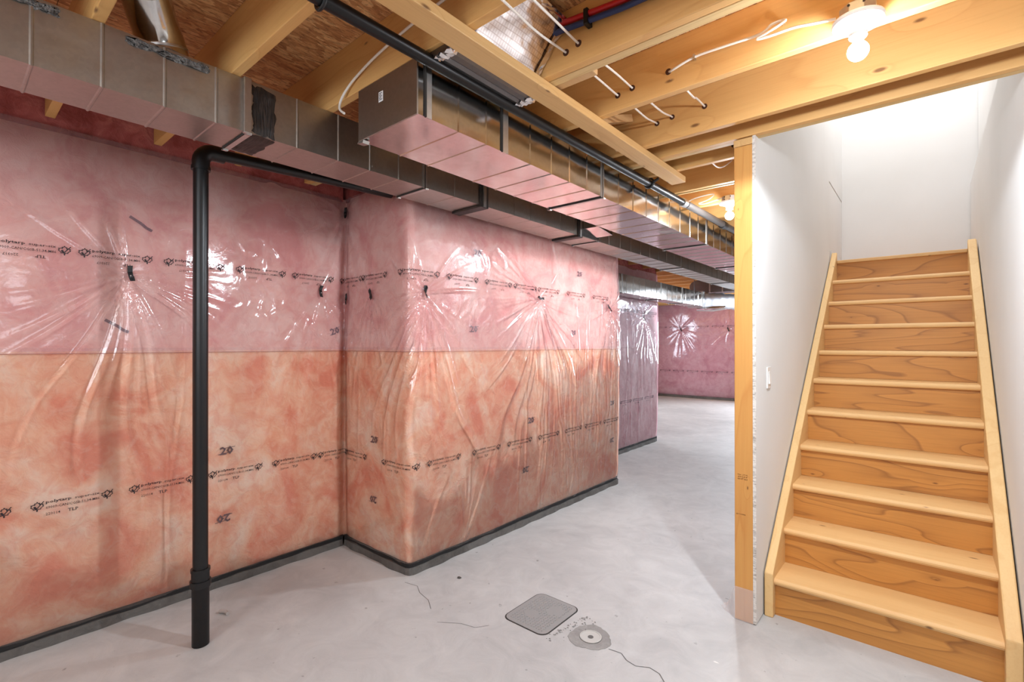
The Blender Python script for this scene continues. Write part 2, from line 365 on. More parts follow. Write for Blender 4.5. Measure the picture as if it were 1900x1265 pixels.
def wall(name, mat, *boxes):
    mb = MB()
    for d in boxes: mb.box(*d)
    o = mb.build(name, mat); prop(o, kind='structure'); return o
w_left = wall('wall_left', M['wallconc'], (-3.45, -3.26, -3.3, 1.99, 0, 2.44))
w_proj = wall('wall_left_projection', M['wallconc'], (-3.26, -2.52, 1.99, 4.36, 0, 2.44))
w_rec = wall('wall_left_recess', M['wallconc'], (-3.4, -3.14, 4.36, 6.71, 0, 2.44), (-6.3, -3.4, 6.5, 6.71, 0, 2.44))
w_far = wall('wall_far', M['wallconc'], (-6.4, .4, 12.96, 13.3, 0, 2.66))
wall('wall_far_left', M['wallconc'], (-6.5, -6.3, 6.5, 13.3, 0, 2.66))
wall('wall_back', M['wallconc'], (-3.45, 3.3, -3.4, -3.2, 0, 2.66))
wall('wall_right', M['wallconc'], (3.2, 3.4, -3.3, 2.9, 0, 2.66))
wall('wall_front_right', M['drywall'], (.46, 3.3, 2.76, 2.86, 0, 2.66))
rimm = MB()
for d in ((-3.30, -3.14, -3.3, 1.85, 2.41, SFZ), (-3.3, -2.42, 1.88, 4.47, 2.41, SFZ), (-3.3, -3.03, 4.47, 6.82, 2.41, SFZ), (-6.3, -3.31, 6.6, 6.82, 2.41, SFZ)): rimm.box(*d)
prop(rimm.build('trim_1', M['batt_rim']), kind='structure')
# partition beside the stairs, drywall face at X = -.66
wall('wall_stair_left', M['drywall'], (-.674, -.660, 2.668, 5.085, 0.006, 2.86), (-.759, -.676, 2.71, 13.2, 0, 2.459), (-.755, -.668, 2.74, 6.0, 2.866, 5.0),
     (-.759, -.676, 2.74, 6.0, 2.459, 2.866), (-.700, -.671, 5.09, 5.995, 2.05, 2.86))
bx('drywall_edge', M['gypsum'], (-.6745, -.6595, 2.6655, 2.668, .006, 2.462), bpy.data.objects['wall_stair_left'])
wall('wall_stair_right', M['drywall'], (.292, .306, 2.755, 5.99, 0, 2.85), (.306, .46, 2.76, 5.99, 0, 2.66), (.345, .46, 2.735, 5.99, 2.66, 5.0))
wall('wall_landing', M['drywall'], (-.759, .46, 6.0, 6.1, 0.0, 5.0))
wall('ceiling_upstairs', M['drywall'], (-.76, .46, 2.7, 6.1, 5.0, 5.05))
wall('wall_opening_front', M['drywall'], (-.76, .46, 2.70, 2.735, 2.665, 5.0))
wall('floor_landing', M['riser'], (-.675, .29, 5.18, 5.99, 2.06, 2.143))
bb = MB().box(-.671, -.657, 5.20, 5.99, 2.143, 2.25).build('baseboard_landing', M['white']); prop(bb, kind='structure')

# ------------------------------------------------------------------ wrapped wall surface (path s along the wall, height z)
CORN = [(-3.135, -1.2), (-3.135, 1.865), (-2.405, 1.865), (-2.405, 4.49), (-3.02, 4.49), (-3.02, 6.83), (-6.2, 6.83)]
_s = [0]
for a, b_ in zip(CORN[:-1], CORN[1:]): _s.append(_s[-1] + math.dist(a, b_))
SC_ = np.array(_s)                                          # s of each corner
C1, C2, C3, C4, C5 = _s[1:6]
_fs = np.arange(-.4, _s[-1] + .4, .002)
_cx = np.interp(_fs, SC_, [c[0] for c in CORN]); _cy = np.interp(_fs, SC_, [c[1] for c in CORN])
def smooth(a, sg):
    k = np.exp(-.5 * (np.arange(-60, 61) * .002 / sg) ** 2); k /= k.sum()
    return np.convolve(np.pad(a, 60, mode='edge'), k, 'valid')
_px, _py = smooth(_cx, .024), smooth(_cy, .024)
_tx, _ty = np.gradient(_px), np.gradient(_py); _tl = np.hypot(_tx, _ty) + 1e-9; _tx /= _tl; _ty /= _tl
_tx, _ty = smooth(_tx, .03), smooth(_ty, .03); _tl = np.hypot(_tx, _ty) + 1e-9; _tx /= _tl; _ty /= _tl
def surf(s, z, h):
    px = np.interp(s, _fs, _px); py = np.interp(s, _fs, _py); tx = np.interp(s, _fs, _tx); ty = np.interp(s, _fs, _ty)
    return px + ty * h, py - tx * h, z
def waves(seed, n, lo, hi):
    r = np.random.RandomState(seed); return [(r.uniform(lo, hi), r.uniform(0, 6.283), r.uniform(0, 6.283)) for _ in range(n)]
def fnoise(s, z, seed, lo, hi, n=7):
    o = 0
    for k, an, ph in waves(seed, n, lo, hi):
        o = o + np.sin(k * (math.cos(an) * s + math.sin(an) * z) + ph + 1.1 * np.sin(.6 * k * (math.sin(an) * s - math.cos(an) * z) + 2 * ph))
    return o / n
def sY(y): return y + 1.2                                   # left wall: s of Y
def sX(x): return C1 + (x + 3.135)
def sF(y): return C2 + (y - 1.865)
def sR(y): return C4 + (y - 4.49)
TACKS = [(sY(.626), 1.766, .85), (sY(1.675), 1.765, .55), (sY(1.865), 2.33, .5), (sY(1.865), 1.735, .3), (sX(-2.81), 1.738, .55), (sF(1.955), 1.732, 1.3),
         (sF(3.159), 1.778, 1.5), (sF(4.272), 1.762, 1.2), (sR(6.35), 1.785, .8), (sY(-.45), 1.77, .8), (sR(5.2), 1.78, .5)]
def hlow(s, z):
    zz = np.clip((z - .05) / 2.40, 0, 1)
    h = .026 * np.sin(math.pi * zz) ** .45 + .007 * fnoise(s, z, 3, 3, 9) + .003 * fnoise(s, z, 4, 12, 26)
    for i, c in enumerate((C1,)): h = h - .024 * np.exp(-((s - c) / .028) ** 2)
    for (ts, tz, a) in TACKS:
        r = np.hypot(s - ts, z - tz); h = h - .022 * np.exp(-r / .11)
    h = h + .010 * np.exp(-((s - sF(2.0)) / .3) ** 2) * np.sin(math.pi * zz)
    return h
RID = []                                                    # ridges: origin, angle, half-width angle, length, amplitude, start
rr = np.random.RandomState(5)
for (ts, tz, a) in TACKS:
    n = int(20 + 16 * a)
    for i in range(n):
        if rr.rand() < .5: an = rr.normal(-math.pi / 2 + .12, .42)
        else: an = rr.uniform(0, 2 * math.pi)
        down = max(0, -math.sin(an)); L = (.16 + .16 * rr.rand() + .75 * down ** 3 * rr.rand()) * (.6 + .5 * a)
        RID.append((ts, tz, an, rr.uniform(.018, .05), L, rr.uniform(.35, 1) * .0125 * (.5 + .6 * a)))
# fans rising from the fixing along the bottom and falling from the top
for (ts, tz, n, up) in ((sF(2.32), .06, 9, 1), (sF(1.93), .06, 5, 1), (sF(3.6), .06, 5, 1), (sF(4.15), .06, 6, 1), (sF(3.25), 2.5, 7, -1), (sF(3.7), 2.45, 5, -1), (sR(5.8), .05, 8, 1), (sY(1.865), 2.33, 8, -1)):
    for i in range(n):
        an = up * math.pi / 2 + rr.normal(0, .32)
        RID.append((ts, tz, an, rr.uniform(.02, .05), rr.uniform(.25, .6), rr.uniform(.4, 1) * .009))
# long vertical tension folds
VF = []
def vfold(s0, s1, n, z0, z1, amp):
    for i in range(n):
        VF.append((rr.uniform(s0, s1), rr.uniform(-.10, .12), rr.uniform(z0, z1), rr.uniform(.25, .6), rr.uniform(.006, .012), rr.uniform(.3, 1) * amp))
vfold(sF(2.9), sF(4.45), 34, .35, 1.15, .0095); vfold(sR(4.55), sR(6.75), 44, .4, 1.3, .010); vfold(sF(3.6), sF(4.45), 14, 1.3, 1.8, .005)
vfold(sY(.75), sY(1.15), 5, .6, 1.1, .006); vfold(sX(-2.95), sX(-2.45), 6, .9, 1.3, .004)
CR = [(sY(1.32), 1.93, .20, .13), (sY(1.50), 1.55, .25, .14), (sY(1.3), 1.62, .14, .12), (sF(2.62), 1.98, .2, .12), (sF(4.2), 1.66, .2, .2), (sR(6.1), 1.7, .3, .3), (sY(1.45), 1.28, .2, .06), (sF(2.35), 1.6, .25, .12)]
def hfull(s, z):
    h = hlow(s, z) + .001
    add = np.zeros(np.broadcast(s, z).shape)
    for (ts, tz, an, wd, L, amp) in RID:
        ds, dz = s - ts, z - tz
        u = ds * math.cos(an) + dz * math.sin(an); q = -ds * math.sin(an) + dz * math.cos(an)
        q = q + .05 * np.sin(6 * u + ts * 9) * np.clip(u, 0, 1) ** 1.5
        m_ = (u > 0) & (u < L * 2.4)
        wv = .0025 + wd * np.clip(u, 0, 3) * .55
        g = np.where(m_, np.exp(-(q / wv) ** 2) * np.exp(-(u / L) ** 2) * np.minimum(1, u / .05 + .3), 0)
        add = np.maximum(add, amp * g) + .25 * amp * g
    for (s0, sl, zc, zl, wd, amp) in VF:
        q = (s - s0) - sl * (z - zc) - .012 * np.sin(5 * z + s0 * 7)
        add = add + amp * np.exp(-(q / wd) ** 2) * np.exp(-((z - zc) / zl) ** 2)
    for (s0, z0, rs, rz) in CR:
        mk = np.exp(-((s - s0) / rs) ** 2 - ((z - z0) / rz) ** 2)
        add = add + .0045 * mk * (1 - np.abs(fnoise(s, z, int(s0 * 100), 22, 60, 5)) * 3.2).clip(0, 1)
    return h + add
SHEETS = {}
def grid_mesh(name, X, Y, Z, mat, parent=None, loc=None):
    ns, nz = X.shape
    co = np.stack([X, Y, Z], -1).reshape(-1, 3).astype(np.float32)
    if parent is not None: co = co - np.array(parent_world(parent), dtype=np.float32)
    idx = np.arange(ns * nz).reshape(ns, nz)
    q = np.stack([idx[:-1, :-1], idx[1:, :-1], idx[1:, 1:], idx[:-1, 1:]], -1).reshape(-1, 4).astype(np.int32)
    me = bpy.data.meshes.new(name); me.vertices.add(len(co)); me.vertices.foreach_set('co', co.ravel())
    me.loops.add(q.size); me.loops.foreach_set('vertex_index', q.ravel()); me.polygons.add(len(q))
    me.polygons.foreach_set('loop_start', np.arange(0, q.size, 4, dtype=np.int32)); me.polygons.foreach_set('loop_total', np.full(len(q), 4, dtype=np.int32))
    me.update(calc_edges=True); me.materials.append(mat); me.shade_smooth()
    o = bpy.data.objects.new(name, me); COL.objects.link(o)
    if parent is not None: o.parent = parent
    return o
s_fine = np.concatenate([np.arange(.2, 1.1, .03), np.arange(1.1, C3 + .05, .0075), np.arange(C3 + .06, C5 + .1, .016), np.arange(C5 + .12, _s[-1], .08)])
SEAM = 1.362
def make_sheet(name, z0, z1, mat, lift, label):
    zs = np.arange(z0, z1 + .004, .0078); S, Zg = np.meshgrid(s_fine, zs, indexing='ij')
    H = hfull(S, Zg) + lift
    edge = .006 * fnoise(S[:, :1], 0 * S[:, :1], 9, 8, 30)
    X, Y, Z = surf(S, Zg, H)
    k = np.clip(1 - (Zg - z0) / .12, 0, 1); Z = Z + edge * k * (1 if z0 < .5 else .15)
    o = grid_mesh(name, X, Y, Z, mat); prop(o, label, 'plastic sheet')
    o['group'] = 'plastic sheets over the left wall insulation'
    return o
sh_lo = make_sheet('polyethylene_sheet', .055, SEAM + .03, M['poly_lo'], 0, 'clear plastic sheet over the orange lower insulation of the left wall, down to the floor')
sh_up = make_sheet('polyethylene_sheet', SEAM, 2.43, M['poly_up'], .004, 'hazy plastic sheet over the pink upper insulation of the left wall, up to the ducts')
for sh in (sh_lo, sh_up): del sh['group']
# insulation batts behind (children of the walls)
def batts(parent, s0, s1, step, mats=('batt_lo', 'batt_up')):
    n = max(1, round((s1 - s0) / step))
    for i in range(n):
        a, b_ = s0 + (s1 - s0) * i / n, s0 + (s1 - s0) * (i + 1) / n
        for (z0, z1, mt) in ((.062, 1.372, mats[0]), (1.372, 2.43, mats[1])):
            ss = np.linspace(a, b_, max(3, int((b_ - a) / .02))); zz = np.linspace(z0, z1, int((z1 - z0) / .022))
            S, Zg = np.meshgrid(ss, zz, indexing='ij'); H = hlow(S, Zg) - .012 + .005 * fnoise(S, Zg, 21, 20, 45, 6)
            e = np.minimum(np.minimum(S - a, b_ - S), .02) / .02
            H = H - .004 * (1 - e)
            X, Y, Z = surf(S, Zg, np.minimum(H, hlow(S, Zg) - .007)); grid_mesh('insulation_batt', X, Y, Z, M[mt], parent)
batts(w_left, .2, C1, .6); batts(w_proj, C1, C2, .74); batts(w_proj, C2, C3, .53); batts(w_proj, C3, C4, .7)
batts(w_rec, C4, C5, .6, ('batt_far', 'batt_far')); batts(w_rec, C5, _s[-1] - .05, 1.1, ('batt_far', 'batt_far'))
# far wall: its own sheet and batts
def surf_far(s, z, h): return s, 12.83 - h, z                # s is X
FT = [(-5.0, 1.80), (-3.80, 1.78), (-2.6, 1.79)]
FR = []
for (ts, tz) in FT:
    for i in range(26): FR.append((ts, tz, rr.uniform(0, 6.28) if i % 2 else rr.normal(-1.5, .5), rr.uniform(.03, .07), rr.uniform(.25, .75), rr.uniform(.006, .014)))
def hfar(s, z):
    h = .05 * np.sin(math.pi * np.clip((z - .05) / 2.4, 0, 1)) ** .5 + .012 * fnoise(s, z, 31, 3, 9)
    for (ts, tz) in FT: h = h - .03 * np.exp(-np.hypot(s - ts, z - tz) / .15)
    add = np.zeros(np.broadcast(s, z).shape)
    for (ts, tz, an, wd, L, amp) in FR:
        u = (s - ts) * math.cos(an) + (z - tz) * math.sin(an); q = -(s - ts) * math.sin(an) + (z - tz) * math.cos(an)
        add = np.maximum(add, np.where(u > 0, amp * np.exp(-(q / (.008 + wd * np.abs(u))) ** 2) * np.exp(-(u / L) ** 2), 0))
    return h + add
for (z0, z1, mt, lb) in ((.055, 1.42, 'poly_lo', 'wrinkled clear plastic sheet on the far wall, below its horizontal overlap'), (1.40, 2.5, 'poly_up', 'shiny plastic sheet on the far wall, above its horizontal overlap')):
    S, Zg = np.meshgrid(np.arange(-6.2, -.8, .025), np.arange(z0, z1, .02), indexing='ij')
    X, Y, Z = surf_far(S, Zg, hfar(S, Zg) + (.004 if z0 > 1 else 0)); o = grid_mesh('polyethylene_sheet', X, Y, Z, M[mt]); prop(o, lb, 'plastic sheet')
    if z0 < 1: fs_lo = o
    else: fs_up = o
for i in range(9):
    for (z0, z1) in ((.06, 1.41), (1.41, 2.5)):
        S, Zg = np.meshgrid(np.linspace(-6.2 + .6 * i, -5.6 + .6 * i, 10), np.linspace(z0, z1, 20), indexing='ij')
        X, Y, Z = surf_far(S, Zg, .05 * np.sin(math.pi * np.clip((Zg - .05) / 2.4, 0, 1)) ** .5 - .05); grid_mesh('insulation_batt', X, Y, Z, M['batt_far'], w_far)

# sill along the wall foot, with a black strip painting in the gap's shade
def strip(name, mat, h0, h1, z0, z1, sa, sb, jag=0):
    ss = np.concatenate([np.arange(sa, sb, .03), [sb]]); prof = [(h0, z0), (h1, z0), (h1, z1), (h0, z1)]; mb = MB()
    for s_ in ss:
        j = jag * math.sin(s_ * 23) * math.sin(s_ * 7.1 + 1)
        for i, (h, z) in enumerate(prof):
            px, py, pz = surf(s_, z + (j if i == 2 else 0), h + (j * 1.5 if i in (1, 2) else 0)); mb.v.append((float(px), float(py), float(pz)))
    for i in range(len(ss) - 1):
        for k in range(4):
            k2 = (k + 1) % 4; mb.f.append((4 * i + k, 4 * i + k2, 4 * i + 4 + k2, 4 * i + 4 + k))
    return mb.build(name, mat)
for nm, a, b_ in (('left', .2, C1 - .01), ('projection', C1 + .01, C4), ('recess', C4 + .01, _s[-1])):
    o = strip('baseboard_' + nm, M['curb'], -.13, .014, 0, .045, a, b_, .005); prop(o, kind='structure')
    g = strip('gap_shade_strip', M['gap_shade'], -.10, .006, .045, .066, a, b_); g.parent = o
o = bx('baseboard_far', M['curb'], (-6.3, -.76, 12.80, 12.96, 0, .06)); prop(o, kind='structure')

# ------------------------------------------------------------------ printing on the sheets
_fc = {}
def text_geo(txt, size, bold=0.0, sx=1.0):
    key = (txt, size, bold, sx)
    if key in _fc: return _fc[key]
    cu = bpy.data.curves.new('t', 'FONT'); cu.body = txt; cu.size = size; cu.resolution_u = 1; cu.offset = bold; cu.align_x = 'LEFT'; cu.fill_mode = 'FRONT'
    ob = bpy.data.objects.new('t', cu); COL.objects.link(ob)
    dg = bpy.context.evaluated_depsgraph_get(); me = bpy.data.meshes.new_from_object(ob.evaluated_get(dg))
    vs = np.array([(v.co.x * sx, v.co.y) for v in me.vertices]).reshape(-1, 2); fs = [tuple(p.vertices) for p in me.polygons]
    bpy.data.objects.remove(ob); bpy.data.curves.remove(cu); bpy.data.meshes.remove(me)
    _fc[key] = (vs, fs); return _fc[key]
def fit(txt, x0, x1, y, h, bold=0, rot180=False):
    vs, fs = text_geo(txt, 1.0, bold)
    mn, mx = vs.min(0), vs.max(0)
    p = (vs - mn) / (mx - mn)
    if rot180: p = 1 - p
    return np.stack([x0 + p[:, 0] * (x1 - x0), y + p[:, 1] * h], -1), fs
def stroke(pts, wd, closed=True):
    vs, fs = [], []; n = len(pts)
    for i in range(n if closed else n - 1):
        (x0, y0), (x1, y1) = pts[i], pts[(i + 1) % n]; L = math.hypot(x1 - x0, y1 - y0) or 1e-6; nx, ny = -(y1 - y0) / L * wd / 2, (x1 - x0) / L * wd / 2
        k = len(vs); vs += [(x0 - nx, y0 - ny), (x1 - nx, y1 - ny), (x1 + nx, y1 + ny), (x0 + nx, y0 + ny)]; fs.append((k, k + 1, k + 2, k + 3))
    return np.array(vs), fs
LEAF = [(0, 1), (.16, .68), (.36, .78), (.30, .40), (.52, .58), (.60, .44), (.90, .48), (.76, .22), (.94, .08), (.50, -.26), (.54, -.46), (.06, -.40), (.04, -.85)]
LEAF = LEAF + [(-x, y) for x, y in LEAF[::-1]]
def leaf(cx, cy, r):
    a = stroke([(cx + x * r, cy + y * r) for x, y in LEAF], r * .13)
    b = stroke([(cx - .42 * r, cy + .15 * r), (cx - .12 * r, cy - .4 * r)], r * .34, False)
    c = stroke([(cx - .12 * r, cy - .4 * r), (cx + .95 * r, cy + .95 * r)], r * .16, False)
    return [a, b, c]
def stamp_parts(upper):
    P = leaf(-.112, .004, .021) + leaf(.112, .004, .021)
    P.append(fit('polytarp', -.086, -.006, .010, .015, .02)); P.append(fit('super-six', .004, .086, .010, .013, .01))
    P.append(fit('69009-CAN/CGSB-51.34-M86', -.086, .086, -.009, .0105, .004))
    if upper: P += [fit('220317', -.070, -.026, -.036, .0105, .002, True), fit('TLP', .022, .054, -.036, .012, .012, True)]
    else: P += [fit('220114', -.086, -.042, -.036, .0105, .002), fit('TLP', -.018, .016, -.036, .013, .012)]
    vs, fs, n = [], [], 0
    for a, f in P:
        vs.append(a); fs += [tuple(i + n for i in q) for q in f]; n += len(a)
    return np.concatenate(vs), fs
ST = {k: (v[0] * 1.12, v[1]) for k, v in ((b, stamp_parts(b)) for b in (True, False))}
def put(vs, fs, s0, z0, hf, sf, parent, mat, name, lift, rot=0.0):
    c, s_ = math.cos(rot), math.sin(rot)
    S = s0 + vs[:, 0] * c - vs[:, 1] * s_; Z = z0 + vs[:, 0] * s_ + vs[:, 1] * c
    X, Y, Z2 = sf(S, Z, hf(S, Z) + lift)
    me = bpy.data.meshes.new(name); me.from_pydata(list(zip(X.tolist(), Y.tolist(), Z2.tolist())), [], fs); me.materials.append(mat)
    o = bpy.data.objects.new(name, me); COL.objects.link(o); o.parent = parent; return o
up_s = [sY(.262 - .345), sY(.262), sY(.585), sY(.93), sY(1.285), sY(1.62), C1 + .10, C1 + .385, sF(1.93), sF(2.283), sF(2.645), sF(2.958), sF(3.27), sF(3.676), sF(4.10), sR(4.85), sR(5.2), sR(5.55), sR(5.9), sR(6.25), sR(6.6)]
lo_s = [sY(.07), sY(.426), sY(.786), sY(1.147), sY(1.502), sY(1.80), C1 + .17, C1 + .64, sF(2.123), sF(2.522), sF(2.894), sF(3.256), sF(3.624), sF(3.96), sF(4.295), sR(4.75), sR(5.1), sR(5.45), sR(5.8), sR(6.15), sR(6.5)]
for s0 in up_s: put(*ST[True], s0, 1.842, hfull, surf, sh_up, M['ink'], 'printed_stamp', .0065)
for s0 in lo_s: put(*ST[False], s0, .655, hfull, surf, sh_lo, M['ink'], 'printed_stamp', .0022)
for k in range(12):
    put(*ST[True], -5.9 + .37 * k, 1.86, hfar, surf_far, fs_up, M['ink'], 'printed_stamp', .010)
    put(*ST[False], -5.8 + .37 * k, .70, hfar, surf_far, fs_lo, M['ink'], 'printed_stamp', .006)
# R20 marks on the batts
t20 = fit('20', -.036, .036, -.026, .05, .03)
t20s = stroke([(-.045, -.02), (.03, -.012)], .004, False); t20t = stroke([(-.03, .012), (.045, .017)], .003, False)
V20 = np.concatenate([t20[0], t20s[0], t20t[0]]); F20 = t20[1] + [tuple(i + len(t20[0]) for i in q) for q in t20s[1]] + [tuple(i + len(t20[0]) + 4 for i in q) for q in t20t[1]]
hb = lambda s, z: hlow(s, z) - .0055
for (s0, z0, rot, par) in ((sY(1.097), .789, 0, w_left), (sY(1.084), .394, math.pi, w_left), (sY(-.2), .79, 0, w_left), (C1 + .39, .789, 0, w_proj), (C1 + .37, .393, math.pi, w_proj),
                           (sF(3.041), .811, 0, w_proj), (sF(2.973), .43, math.pi, w_proj), (sF(4.338), .83, 0, w_proj), (sF(4.338), .457, math.pi, w_proj), (sF(2.44), 2.045, 0, w_proj), (sF(2.396), 1.514, 0, w_proj),
                           (sF(3.641), 1.511, 0, w_proj), (sF(3.755), 2.042, 0, w_proj), (sY(1.78), 1.50, .3, w_left), (sR(5.4), .8, 0, w_rec)):
    put(V20, F20, s0, z0, hb, surf, par, M['ink20'], 'printed_number', 0, rot)
smear = stroke([(-.05, .03), (-.02, .012), (0, 0), (.02, -.018), (.045, -.03)], .014, False)
for (s0, z0) in ((sY(.688), 2.034), (sY(.59), 1.498)): put(smear[0], smear[1], s0, z0, hb, surf, w_left, M['ink20'], 'ink_smear', 0)
# overlap line of the two sheets
sg = np.arange(1.0, C5, .01); sv = []
for s_ in sg:
    for dz in (-.0012, .0012): sv.append((s_, dz))
sv = np.array(sv); sfc = [(2 * i, 2 * i + 2, 2 * i + 3, 2 * i + 1) for i in range(len(sg) - 1)]
put(sv, sfc, 0, SEAM, hfull, surf, sh_up, plain('sheet_edge', srgb(150, 84, 76), .4), 'sheet_edge', .005)
# black tape tabs with a staple
def tab(s0, z0, rot, parent, hf=hfull, sf=surf, wd=.021, ln=.078):
    gx = np.linspace(-wd / 2, wd / 2, 3); gz = np.linspace(-ln / 2, ln / 2, 6); vs = []
    for x in gx:
        for z in gz: vs.append((x + (.25 * (z ** 2) / ln), z))
    fs = []
    for i in range(2):
        for j in range(5): a = i * 6 + j; fs.append((a, a + 6, a + 7, a + 1))
    o = put(np.array(vs), fs, s0, z0, hf, sf, parent, M['tape'], 'tape_tab', .010, rot)
    so = o.modifiers.new('thick', 'SOLIDIFY'); so.thickness = .0015
    d = np.array([(.0035 * math.cos(a), .0035 * math.sin(a)) for a in np.linspace(0, 5.5, 8)])
    d2 = put(d, [tuple(range(8))], s0, z0 - .012, hf, sf, parent, M['steel'], 'staple', .0135); return o
for (s0, z0, rot) in ((sY(.64), 1.770, .12), (sY(1.675), 1.765, -.1), (C1, 2.335, 0), (C1 + .012, 1.725, .08), (sX(-2.80), 1.735, .45), (sF(1.965), 1.735, .02), (sF(3.159), 1.778, 1.5), (sF(4.272), 1.762, .7), (sR(6.35), 1.785, .3)):
    tab(s0, z0, rot, sh_up)
for (s0, z0) in FT[:2]: tab(s0, z0, .4, fs_up, hfar, surf_far, .03, .11)

# ------------------------------------------------------------------ stud, plate
st = empty('wall_stud', (-.7165, 2.685, 0), 'tall bare wooden stud at the near end of the stair partition', 'post')
bx('stud', M['post'], (-.762, -.6745, 2.666, 2.704, .002, 2.424), st, .003)
def wtext(lines, x0, x1, z, h, yy, parent):
    for i, t in enumerate(lines):
        v_, f_ = fit(t, x0, x1, 0, h * .7, .01); me = bpy.data.meshes.new('grade_stamp')
        off = parent_world(parent); me.from_pydata([(a - off.x, yy - off.y, z - i * h + b_ - off.z) for a, b_ in v_], [], f_); me.materials.append(M['woodink'])
        o = bpy.data.objects.new('grade_stamp', me); COL.objects.link(o); o.parent = parent
wtext(['No  JCG', '479 S-P-F', 'KD-HT Stud'], -.746, -.700, .74, .0105, 2.6652, st)
wtext(['JJJOOERR'], -.754, -.708, .538, .010, 2.6652, st)
wr = MB()
wr.box(-.765, -.6725, 2.6625, 2.6640, .0, .17)
wr.build('plastic_wrap', M['wrap'], st)
fw = MB(); pts = [(-.765, 2.664), (-.80, 2.70), (-.83, 2.72), (-.86, 2.755)]
for i, (x, y) in enumerate(pts): fw.v += [(x, y, .001), (x + .01 * i, y + .02 * i, .16 - .05 * i)]
for i in range(3): fw.f.append((2 * i, 2 * i + 2, 2 * i + 3, 2 * i + 1))
fw.build('plastic_wrap', M['wrap'], st).modifiers.new('t', 'SOLIDIFY').thickness = .001
tp = bx('top_plate', M['strap'], (-.764, -.674, 2.662, 5.0, 2.425, 2.461), None, .004); prop(tp, 'short block of top plate resting on the bare stud under the header', 'wood plate')

# ------------------------------------------------------------------ staircase
R_, RUN, Y0, XL, XR = .195, .2316, 2.8162, -.6124, .2339
sta = empty('staircase', (-.19, Y0, 0), 'straight pine staircase rising between white walls to the landing', 'staircase')
for n in range(11):
    zt = (n + 1) * R_; yn = Y0 + n * RUN
    if n < 10:
        yb = yn + RUN + .03; T = .034
        prof = [(yn + .004, zt - T + .004), (yn, zt - T / 2 - .004), (yn, zt - T / 2 + .004), (yn + .003, zt - .008), (yn + .010, zt - .0015), (yn + .018, zt), (yb, zt), (yb, zt - T), (yn + .012, zt - T)]
        MB().prism(prof[::-1], 0, XL, XR).build('tread', M['tread'], sta)
    else:
        bx('landing_nosing', M['tread'], (XL, XR, yn, yn + .1, zt - .025, zt + .003), sta, .006)
    bx('riser', M['riser'], (XL, XR, yn + .026, yn + .038, n * R_ + (0.001 if n else 0), zt - (.034 if n < 10 else .025)), sta)
sl = R_ / RUN; zf = .27
def strg(x0, x1, ytop):
    yA = Y0 - .022; zA = .225; yB = ytop; zB = zA + (yB - yA) * sl
    poly = [(yA, 0), (yA, zA), (yB, zB), (yB, zB - .35), (yA + .28, 0)]
    return MB().prism(poly, 0, x0, x1).build('stringer', M['stringer'], sta, .006)
strg(-.6535, XL, 5.17); strg(XR, .285, 5.17)

# ------------------------------------------------------------------ light switch
sw = empty('light_switch', (-.655, 2.91, 1.23), 'white rocker light switch on the drywall beside the stairs', 'light switch')
bx('cover_plate', M['white'], (-.660, -.653, 2.875, 2.945, 1.173, 1.287), sw, .002)
MB().prism([(-.653, 1.198), (-.6515, 1.262), (-.653, 1.262)][::-1] if 0 else [(-.654, 1.197), (-.646, 1.197), (-.651, 1.263), (-.654, 1.263)], 1, 2.893, 2.927).build('rocker', M['white'], sw, .001)

# ------------------------------------------------------------------ ducts
def duct(name, x0, x1, z0, z1, ys, joints, beads, label, mat, cap=True, gap=None):
    root = empty(name, ((x0 + x1) / 2, ys[0], z0), label, 'duct')
    ed = [ys[0]] + [j for j in joints if ys[0] < j < ys[1]] + [ys[1]]
    for a, b_ in zip(ed[:-1], ed[1:]):
        mb = MB(); a += .0015; b_ -= .0015
        rings = [a]; bs = [q for q in beads if a + .03 < q < b_ - .03]
        for q in bs: rings += [q - .006, q - .002, q + .002, q + .006]
        rings.append(b_)
        for i, y in enumerate(rings):
            k = (i - 1) % 4; e = .0032 if (0 < i < len(rings) - 1 and k in (1, 2)) else 0
            mb.v += [(x0 - e, y, z0 - e), (x1 + e, y, z0 - e), (x1 + e, y, z1), (x0 - e, y, z1)]
        for i in range(len(rings) - 1):
            for k in range(4):
                k2 = (k + 1) % 4; mb.f.append((4 * i + k, 4 * i + k2, 4 * i + 4 + k2, 4 * i + 4 + k))
        L = 4 * (len(rings) - 1); mb.f.append((0, 3, 2, 1)); mb.f.append((L, L + 1, L + 2, L + 3))
        mb.build('duct_section', mat, root, smooth=False)
    for j in joints:
        c = MB(); c.box(x1, x1 + .005, j - .012, j + .012, z0 - .004, z1); c.build('drive_cleat', M['cleat'], root)
        c = MB(); c.box(x0, x1 + .004, j + .001, j + .022, z0 - .006, z0 - .0005); c.build('drive_cleat', M['cleat'], root)
        c = MB(); c.box(x0, x1 + .0055, j - .004, j + .001, z0 - .0065, z0); c.box(x1, x1 + .0062, j - .004, j + .001, z0 - .004, z1); c.build('joint_gap', M['darkgap'], root)
    # bent steel tabs at the lower corners of each joint
    for j in joints:
        for x in (x0, x1): MB().prism([(x - .012, z0 - .008), (x + .010, z0 - .012), (x + .012, z0 - .005), (x - .008, z0 - .004)], 1, j - .002, j + .018).build('cleat_tab', M['cleat'], root)
    return root
d1 = duct('supply_duct', -2.31, -2.065, 2.253, JZ - .002, (-1.4, 8.6), [.792, 1.70, 3.50, 5.30, 7.0], [-.2, -.02, .18, .347, .52, .685, 1.0, 1.193, 1.36, 1.53, 1.92, 2.45, 2.62, 2.8, 2.98, 3.16, 3.7, 3.9, 4.1, 4.3, 4.5, 4.7, 4.9, 5.1, 5.5, 5.7, 5.9, 6.1, 6.3, 6.5, 6.7, 6.9],
          'long galvanised duct nearest the insulated wall, with a black mastic patch', M['galv_rough'])
